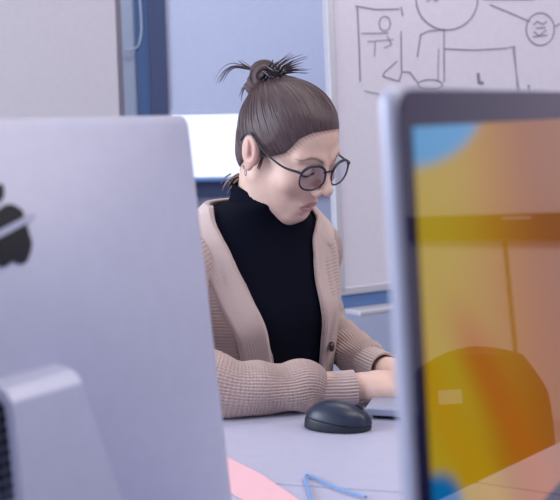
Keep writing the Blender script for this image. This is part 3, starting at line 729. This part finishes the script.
# trousers and shoes (below the table)
hipc = S3 + F3 * -.07
for s in (-1, 1):
    h0 = hipc + L3 * .085 * s + np.array([0, 0, .53]); kn = h0 + F3 * .40 + np.array([0, 0, .02]); an = kn + F3 * .03 + np.array([0, 0, -.46])
    inw(tube('trouser_leg', [tuple(h0), tuple((h0 + kn) / 2), tuple(kn - F3 * .03), tuple(kn + np.array([0, 0, -.08])), tuple((kn + an) / 2), tuple(an)], [.085, .078, .064, .058, .054, .050], M['trouser'], person, 24, 40))
    bm = bmesh.new(); bmesh.ops.create_uvsphere(bm, u_segments=20, v_segments=12, radius=1)
    for v in bm.verts:
        p = v.co; q = Vector((p.x * .045, p.y * .125, max(p.z, -.6) * .05)); w = an + F3 * (.06 + q.y) + L3 * q.x + np.array([0, 0, q.z]); v.co = Vector((w[0], w[1], .031 + q.z))
    inw(from_bm('shoe', bm, M['shoe'], person, smooth=True))
zz = np.linspace(.45, .60, 8); tt = np.linspace(-PI, PI, 60, endpoint=False); Zg, Tg = np.meshgrid(zz, tt, indexing='ij')
inw(link('trouser_seat', grid_mesh('trouser_seat', TP(Zg, Tg, .004), closed_u=True, caps=True), M['trouser'], person))

# hair in head space
BUN = np.array([-.003, .078, .080]); OC = np.array([0, .016, .026]); BA = nrm(BUN - OC)
def hairline(P):
    """positive = distance behind the hairline"""
    z = P[..., 2]; ax = np.abs(P[..., 0])
    zs = [-.12, -.075, -.045, -.030, -.014, .000, .016, .030, .045, .058, .067, .078]; ys = [.070, .055, .038, .028, .004, -.028, -.045, -.051, -.055, -.064, -.078, -.115]
    yl = np.interp(z, zs, ys).astype(np.float32)
    sl = np.interp(z, zs, np.abs(np.gradient(ys, zs))).astype(np.float32)
    return (P[..., 1] - yl) / np.sqrt(1 + sl * sl)
def hair_sdf(P):
    hl = hairline(P); g = np.clip(hl * .20, -.004, .0052) + .0002
    d = skull(P) - g
    d = su(d, ell(P, (0, .044, -.032), (.050, .036, .046)), .025)
    # ridge sweeping up into the bun
    d = su(d, cone(P, tuple(OC + BA * .072), tuple(BUN - BA * .008), .026, .014), .018)
    return si(d, -hl, .003)
V, Fa = snet(hair_sdf, (-.09, -.085, -.10), (.09, .13, .135), .0022)
rel = V - OC; ca = rel @ BA
e_a = nrm(np.cross(BA, np.array([1., 0, 0]))); e_b = np.cross(BA, e_a)
az = np.arctan2(rel @ np.array([1., 0, 0]) * -1, -(rel @ e_a) if True else 0)
pol = np.arccos(np.clip(ca / np.linalg.norm(rel, axis=1), -1, 1))
# wrap seam kept on the head's far side
az = (az + PI + 1.0) % (2 * PI)
hair = inh(link('hair', np_mesh('hair', V, Fa, UV=np.stack([az, pol], 1)), M['hair'], person))
# combed strands laid over the surface towards the bun
def surf(dirv, extra=.0008):
    lo_, hi_ = .03, .14
    for _ in range(22):
        mid = (lo_ + hi_) / 2
        if hair_sdf((OC + dirv * mid)[None].astype(np.float32))[0] < 0: lo_ = mid
        else: hi_ = mid
    return OC + dirv * (lo_ + extra)
st = []
for k in range(150):
    a = rng.uniform(0, 2 * PI); p1 = rng.uniform(1.0, 1.75); p0 = rng.uniform(.25, .45); pts = []
    ea = e_a * math.cos(a) + e_b * math.sin(a)
    for t in np.linspace(0, 1, 9):
        p = p0 + (p1 - p0) * t; dv = nrm(BA * math.cos(p) + ea * math.sin(p)); q = surf(dv, .0003)
        if hairline(q[None])[0] < .004: break
        pts.append(tuple(q))
    if len(pts) > 4: st.append((pts, [.0003] + [.0008] * (len(pts) - 2) + [.0002]))
tubes('combed_strands', st, M['hair'], hair)
# bun: coiled hank
MHr = np.array(MHI)[:3, :3]
def wdir(px, up, depth=0.0): return nrm(MHr @ np.array([px, depth, up]))
BUN = BUN + wdir(-.55, -.12, -.5) * .007
def hl(o): o.parent = hair; return o
e_x = nrm(np.cross(BA, np.array([0., -1, .2]))); e_y = np.cross(BA, e_x)
wx, wz, wy = wdir(1, 0), wdir(0, 1), wdir(0, 0, 1)
def bun_sdf(P):
    d = ell(P, BUN + wz * .011 + wx * .001, (.0225, .0195, .020))
    d = su(d, sphere(P, BUN - wx * .0095 - wz * .010 - wy * .001, .0190), .005)
    d = su(d, sphere(P, BUN + wx * .012 + wz * .003 - wy * .002, .0170), .004)
    d = su(d, sphere(P, BUN + wy * .010 - wz * .001, .021), .006)
    q = P - BUN; t1 = q @ wx.astype(np.float32); t2 = q @ wz.astype(np.float32); t3 = q @ wy.astype(np.float32)
    a = np.arctan2(t2, t1); r_ = np.sqrt(t1 ** 2 + t2 ** 2)
    return d + .0013 * np.sin(a * 2 + r_ * 520 + t3 * 60) + .0005 * np.sin(a * 3 + r_ * 1300)
V, Fa = snet(bun_sdf, BUN - .042, BUN + .044, .0013)
q = V - BUN; r_ = np.hypot(q @ wx, q @ wz); a_ = np.arctan2(q @ wz, q @ wx)
bun = link('bun', np_mesh('bun', V, Fa, UV=np.stack([r_ * 60 + np.cos(a_ * 1) * .4 + (q @ wy) * 40, np.abs(a_) * .6], 1)), M['hair'], hair)
# loose ends sticking out of the bun (points given in head space through world directions)
st = []
right0 = BUN + BA * .006 + wdir(1, 0) * .014
for k in range(44):
    a = rng.uniform(-8, 62); ln = rng.uniform(.026, .062) * (1.15 - abs(a - 18) / 90); d0 = wdir(math.cos(R(a)), math.sin(R(a)), rng.uniform(-.4, .2))
    d1 = wdir(math.cos(R(a - 12)), math.sin(R(a - 12)), 0); s0 = right0 + rng.normal(0, .004, 3)
    st.append(([tuple(s0 - d0 * .012), tuple(s0 + d0 * ln * .5), tuple(s0 + d0 * ln * .5 + d1 * ln * .55)], [.0015, .0009, .0002]))
tubes('loose_strands', st, M['strand'], hair); st = []
left0 = BUN + wdir(-1, .35) * .022 + BA * .006
for k in range(12):
    j = rng.normal(0, .0014, 3); u_ = rng.uniform(.8, 1.1); q = lambda dx, dz: tuple(left0 + wdir(1, 0) * dx * u_ * .00165 + wdir(0, 1) * dz * u_ * .00165 + j)
    st.append(([tuple(left0 + wdir(1, 0) * .015), q(-6, 4), q(-16, 5), q(-24, 0), q(-31, -11)], [.0010, .0007, .0005, .0004, .0001]))
for k in range(7):
    j = rng.normal(0, .002, 3); q = lambda dx, dz: tuple(left0 + wdir(1, 0) * dx * .0016 + wdir(0, 1) * dz * .0016 + j)
    st.append(([tuple(left0 + wdir(1, 0) * .012), q(-3 - k * .6, 6), q(-9 - k * .6, 9 + k * .4)], [.0006, .0004, .0001]))
for k in range(6):
    j = rng.normal(0, .002, 3); q = lambda dx, dz: tuple(left0 + wdir(1, 0) * dx * .0016 + wdir(0, 1) * dz * .0016 + j)
    st.append(([q(4, -10), q(-5, -15), q(-9, -24 - k)], [.0007, .0005, .0002]))
tubes('loose_strands', st, M['strand'], hair); st = []
nape = np.array([-.035, .050, -.080])
for k in range(9):
    s0 = nape + rng.normal(0, .005, 3)
    st.append(([tuple(s0), tuple(s0 + wdir(-.8, -.5) * .012), tuple(s0 + wdir(-.8, -.5) * .014 + wdir(-.6, -1) * rng.uniform(.008, .02))], [.0016, .0011, .0003]))
tubes('nape_wisps', st, M['wisp'], hair); st = []
for k in range(8):   # short hairs in front of the ear
    s0 = np.array([-.070, -.012, -.004]) + rng.normal(0, .002, 3)
    st.append(([tuple(s0), tuple(s0 + np.array([-.001, -.001, -.010])), tuple(s0 + np.array([-.0005, .000, -.022]))], [.0009, .0007, .0002]))
tubes('sideburn', st, M['strand'], hair)
# claw clip biting the bun
clip = []
cb = BUN + wx * .013 + wz * .002 - wy * .0225
ax_ = wdir(.75, -.6, -.2); bx_ = wdir(.5, .75, -.2); cx_ = wdir(0, 0, -1)
clip.append(([tuple(cb - ax_ * .016), tuple(cb + cx_ * .004), tuple(cb + ax_ * .016)], [.0028, .0036, .0028]))
clip.append(([tuple(cb - ax_ * .013 + bx_ * .010), tuple(cb + bx_ * .011 + cx_ * .004), tuple(cb + ax_ * .013 + bx_ * .010)], [.0026, .0034, .0026]))
for k in range(5):
    s0 = cb + ax_ * (-.012 + .006 * k)
    clip.append(([tuple(s0 + cx_ * .002), tuple(s0 - bx_ * .006 + cx_ * .005), tuple(s0 - bx_ * .016 - cx_ * .004)], [.0018, .0017, .0009]))
    clip.append(([tuple(s0 + bx_ * .010), tuple(s0 + bx_ * .016 + cx_ * .004), tuple(s0 + bx_ * .024 - cx_ * .005)], [.0018, .0017, .0009]))
tubes('claw_clip', clip, M['claw'], hair, nseg=8)
# earrings: two small hoops and a drop at the near ear
for (y, z, r) in ((.002, -.040, .0062), (.009, -.034, .0040)):
    pts = [(-.079 - .002 * math.cos(a), y + .3 * r * math.sin(a), z + r * math.cos(a)) for a in np.linspace(0, 2 * PI, 14)]
    inh(tube('earring', pts, [.0008] * 14, M['metal'], person, 8, 40))
# glasses: a thing of their own
gla = thing('eyeglasses', 'round dark framed eyeglasses worn by the woman', 'glasses')
gla.matrix_world = MH
def lensring(s):
    c = np.array([s * .0338, -.0905, -.0055]); yaw = s * R(10); pan = R(8)
    exg = np.array([math.cos(yaw), math.sin(yaw), 0]); ezg = nrm(np.array([0, -math.sin(-pan), math.cos(pan)])); pts = []
    for a in np.linspace(0, 2 * PI, 33)[:-1]:
        ca_, sa = math.cos(a), math.sin(a); rx_, rz_ = .0262, .0198
        k = 1 + .05 * abs(math.sin(2 * a)) ; pts.append(c + exg * ca_ * rx_ * k + ezg * sa * rz_ * k)
    return c, np.array(pts), exg, ezg
for s in (-1, 1):
    c, pts, exg, ezg = lensring(s)
    cl_ = np.concatenate([pts, pts[:1]]); rad = [.0015 + .0010 * max(0, math.sin(a)) for a in np.linspace(0, 2 * PI, 33)]
    rim = tube('rim', cl_, rad, M['spectacle'], gla, 8, 120, caps=False)
    bm = bmesh.new(); vs = [bm.verts.new(tuple(p)) for p in pts]; bm.faces.new(vs); ng = np.cross(exg, ezg) * .0012
    vs2 = [bm.verts.new(tuple(p + ng)) for p in pts]; bm.faces.new(vs2[::-1])
    for i in range(32): bm.faces.new((vs[i], vs2[i], vs2[(i + 1) % 32], vs[(i + 1) % 32]))
    from_bm('lens', bm, M['glass'], gla)
    h0 = c + exg * s * .0262 + ezg * .009
    tube('temple_arm', [tuple(h0), tuple(h0 + np.array([s * .004, .004, .001])), (s * .0715, -.055, .0015), (s * .0765, -.015, .0080), (s * .0800, .010, .0210), (s * .0780, .026, .0150), (s * .074, .034, .000)], [.0022, .0022, .0017, .0016, .0018, .0020, .0020], M['spectacle'], gla, 8, 60)
tube('bridge', [(-.0090, -.0905, .000), (0, -.0935, .0030), (.0090, -.0905, .000)], [.0017, .0015, .0017], M['spectacle'], gla, 8, 20)

# her chair
t = thing('office_chair', 'dark office chair hidden under and behind the seated woman', 'chair', tuple(Vector((hipc[0], hipc[1], 0))), math.atan2(-F3[0], F3[1]))
box('seat', (0, .04, .405), (.44, .42, .05), M['chair'], t, .02)
box('backrest', (0, -.205, .655), (.36, .03, .33), M['chair'], t, .014)
box('back_support', (0, -.19, .47), (.05, .02, .12), M['steel'], t, .004)
tube('column', [(0, 0, .06), (0, 0, .4)], [.025, .025], M['steel'], t, 16, 4)
for k in range(5):
    a = k * 2 * PI / 5; tube('foot', [(0, 0, .07), (.14 * math.cos(a), .14 * math.sin(a), .065), (.28 * math.cos(a), .28 * math.sin(a), .035)], [.022, .018, .014], M['steel'], t, 10, 8)

# ------------------------------------------------------------------ laptop, mouse and desk clutter
lc = Vector((.118, 1.553, .74)); la = R(-15)
lap = thing('laptop', 'open silver laptop under the woman\'s hands, mostly behind the glowing screen', 'laptop', lc, la)
box('base', (.11, .155, .0115), (.22, .31, .012), M['laptop'], lap, .003)
box('foot_strip', (.11, .155, .003), (.20, .29, .006), M['rubber'], lap, .001)
bm = bmesh.new()
for i in range(5):
    for j in range(12): bx(bm, (.095 + i * .019, .035 + j * .0218, .0182), (.0155, .018, .0016))
from_bm('keyboard', bm, M['keys'], lap, bevel=.0005)
rl = Matrix.Rotation(R(14), 3, 'Y')
box('lid', (.245, .155, .115), (.006, .31, .20), M['laptop'], lap, .002, rot=rl)
box('display', (.2410, .155, .116), (.001, .29, .18), M['bezel'], lap, 0, rot=rl)

ms_ = thing('computer_mouse', 'dark blue grey wireless mouse on the desk beside the laptop', 'mouse', (.077, 1.512, .74), R(-14)); ms_.scale = (.93, .97, 1.0)
def mbody(P):
    d = ell(P, (-.006, 0, .004), (.050, .032, .036)); d = su(d, ell(P, (.018, 0, .004), (.034, .028, .024)), .02)
    d = si(d, ell(P, (0, 0, .0), (.0545, .0335, .06)), .006)
    return d
def mtop(P): return si(si(mbody(P), -(P[..., 2] - .0125 + .10 * np.clip(P[..., 0] + .0, -.05, .05) * -1 * -1 - .0 * P[..., 0]), .002), -P[..., 2], .001)
def mlow(P): return si(si(mbody(P) + .0012, (P[..., 2] - .0130 + .10 * np.clip(P[..., 0], -.05, .05)), .001), -(P[..., 2] - .0005), .001)
V, Fa = snet(mtop, (-.062, -.042, -.006), (.062, .042, .048), .0016); link('shell', np_mesh('shell', V, Fa), M['mouse_top'], ms_)
V, Fa = snet(mlow, (-.062, -.042, -.006), (.062, .042, .048), .0016); link('lower_case', np_mesh('lower_case', V, Fa), M['mouse_side'], ms_)
bm = bmesh.new(); bmesh.ops.create_cone(bm, segments=24, radius1=.0095, radius2=.0095, depth=.006, cap_ends=True)
rx = Matrix.Rotation(R(90), 3, 'X')
for v in bm.verts: v.co = rx @ v.co + Vector((.030, 0, .0262))
from_bm('scroll_wheel', bm, M['rubber'], ms_, bevel=.001)

def sheet(name, label, cat, pts, z, th, m):
    bm = bmesh.new(); prism(bm, pts, z, z + th); return tag(from_bm(name, bm, m, bevel=.0004), label, cat)
def onz(px, py, z): d = ray(px, py); k = (z - CAM.z) / d.z; q = CAM + d * k; return (q.x, q.y)
sheet('paper_strip', 'blurred pink paper strip lying on the near desk beside the silver computer', 'paper', [onz(205, 448, .7405), onz(222, 455, .7405), onz(262, 475, .7405), onz(306, 505, .7405), onz(276, 520, .7405), onz(205, 478, .7405)], .7405, .0012, M['pink'])
z_ = .7435
pth = [(*onz(314, 512, z_), z_), (*onz(309, 492, z_), z_), (*onz(305, 477, z_), z_), (*onz(312, 476, z_), z_), (*onz(335, 487, z_), z_), (*onz(366, 497, z_), z_)]
tag(tube('cord', pth, [.0018] * 6, M['blue'], n=50), 'bent thin blue plastic cord lying on the near desk', 'cord')

# ------------------------------------------------------------------ chair beyond the desk, seen mirrored in the screen
ch_ = thing('shell_chair', 'dark moulded shell chair mirrored in the glossy screen', 'chair', (1.265, 1.565, 0), R(-46))
# local +y faces away from the desk; backrest curved shell
rows = []
for i, z in enumerate(np.linspace(.44, .760, 22)):
    t_ = i / 21; hw = .150 + .015 * math.sin(t_ * PI) - .09 * max(0, t_ - .75) ** 1.3 * 2.0
    xs = np.linspace(-1, 1, 25); top = 0
    rows.append([(x * hw, .055 * x * x - .04 * t_ , z + (0 if t_ < .3 else (-.050 * x * x + .022 * (1 - x) ) * (t_ - .3) / .7)) for x in xs])
P = np.array(rows); o = link('backrest', grid_mesh('backrest', P), M['chair'], ch_); md = o.modifiers.new('thick', 'SOLIDIFY'); md.thickness = .008
rows = []
for i, y in enumerate(np.linspace(-.02, .42, 16)):
    t_ = i / 15; xs = np.linspace(-1, 1, 21); rows.append([(x * (.20 + .015 * math.sin(t_ * PI)), y, .44 + .035 * x * x - .02 * math.sin(t_ * PI)) for x in xs])
o = link('seat', grid_mesh('seat', np.array(rows)), M['chair'], ch_); md = o.modifiers.new('thick', 'SOLIDIFY'); md.thickness = .008
for sx in (-1, 1):
    for y0, y1 in ((.04, -.04), (.36, .42)):
        tube('leg', [(sx * .14, y0, .43), (sx * .17, (y0 + y1) / 2, .2), (sx * .20, y1, .0)], [.011] * 3, M['steel'], ch_, 12, 10)

box('sticker', (.022, -.032, .690), (.045, .002, .028), M['sticker'], ch_, 0)
struct(box('trim_highlight', (3.07, YB - .045, .853), (.17, .012, .010), M['sticker']))  # highlight on the dark trunking, made as a pale bar
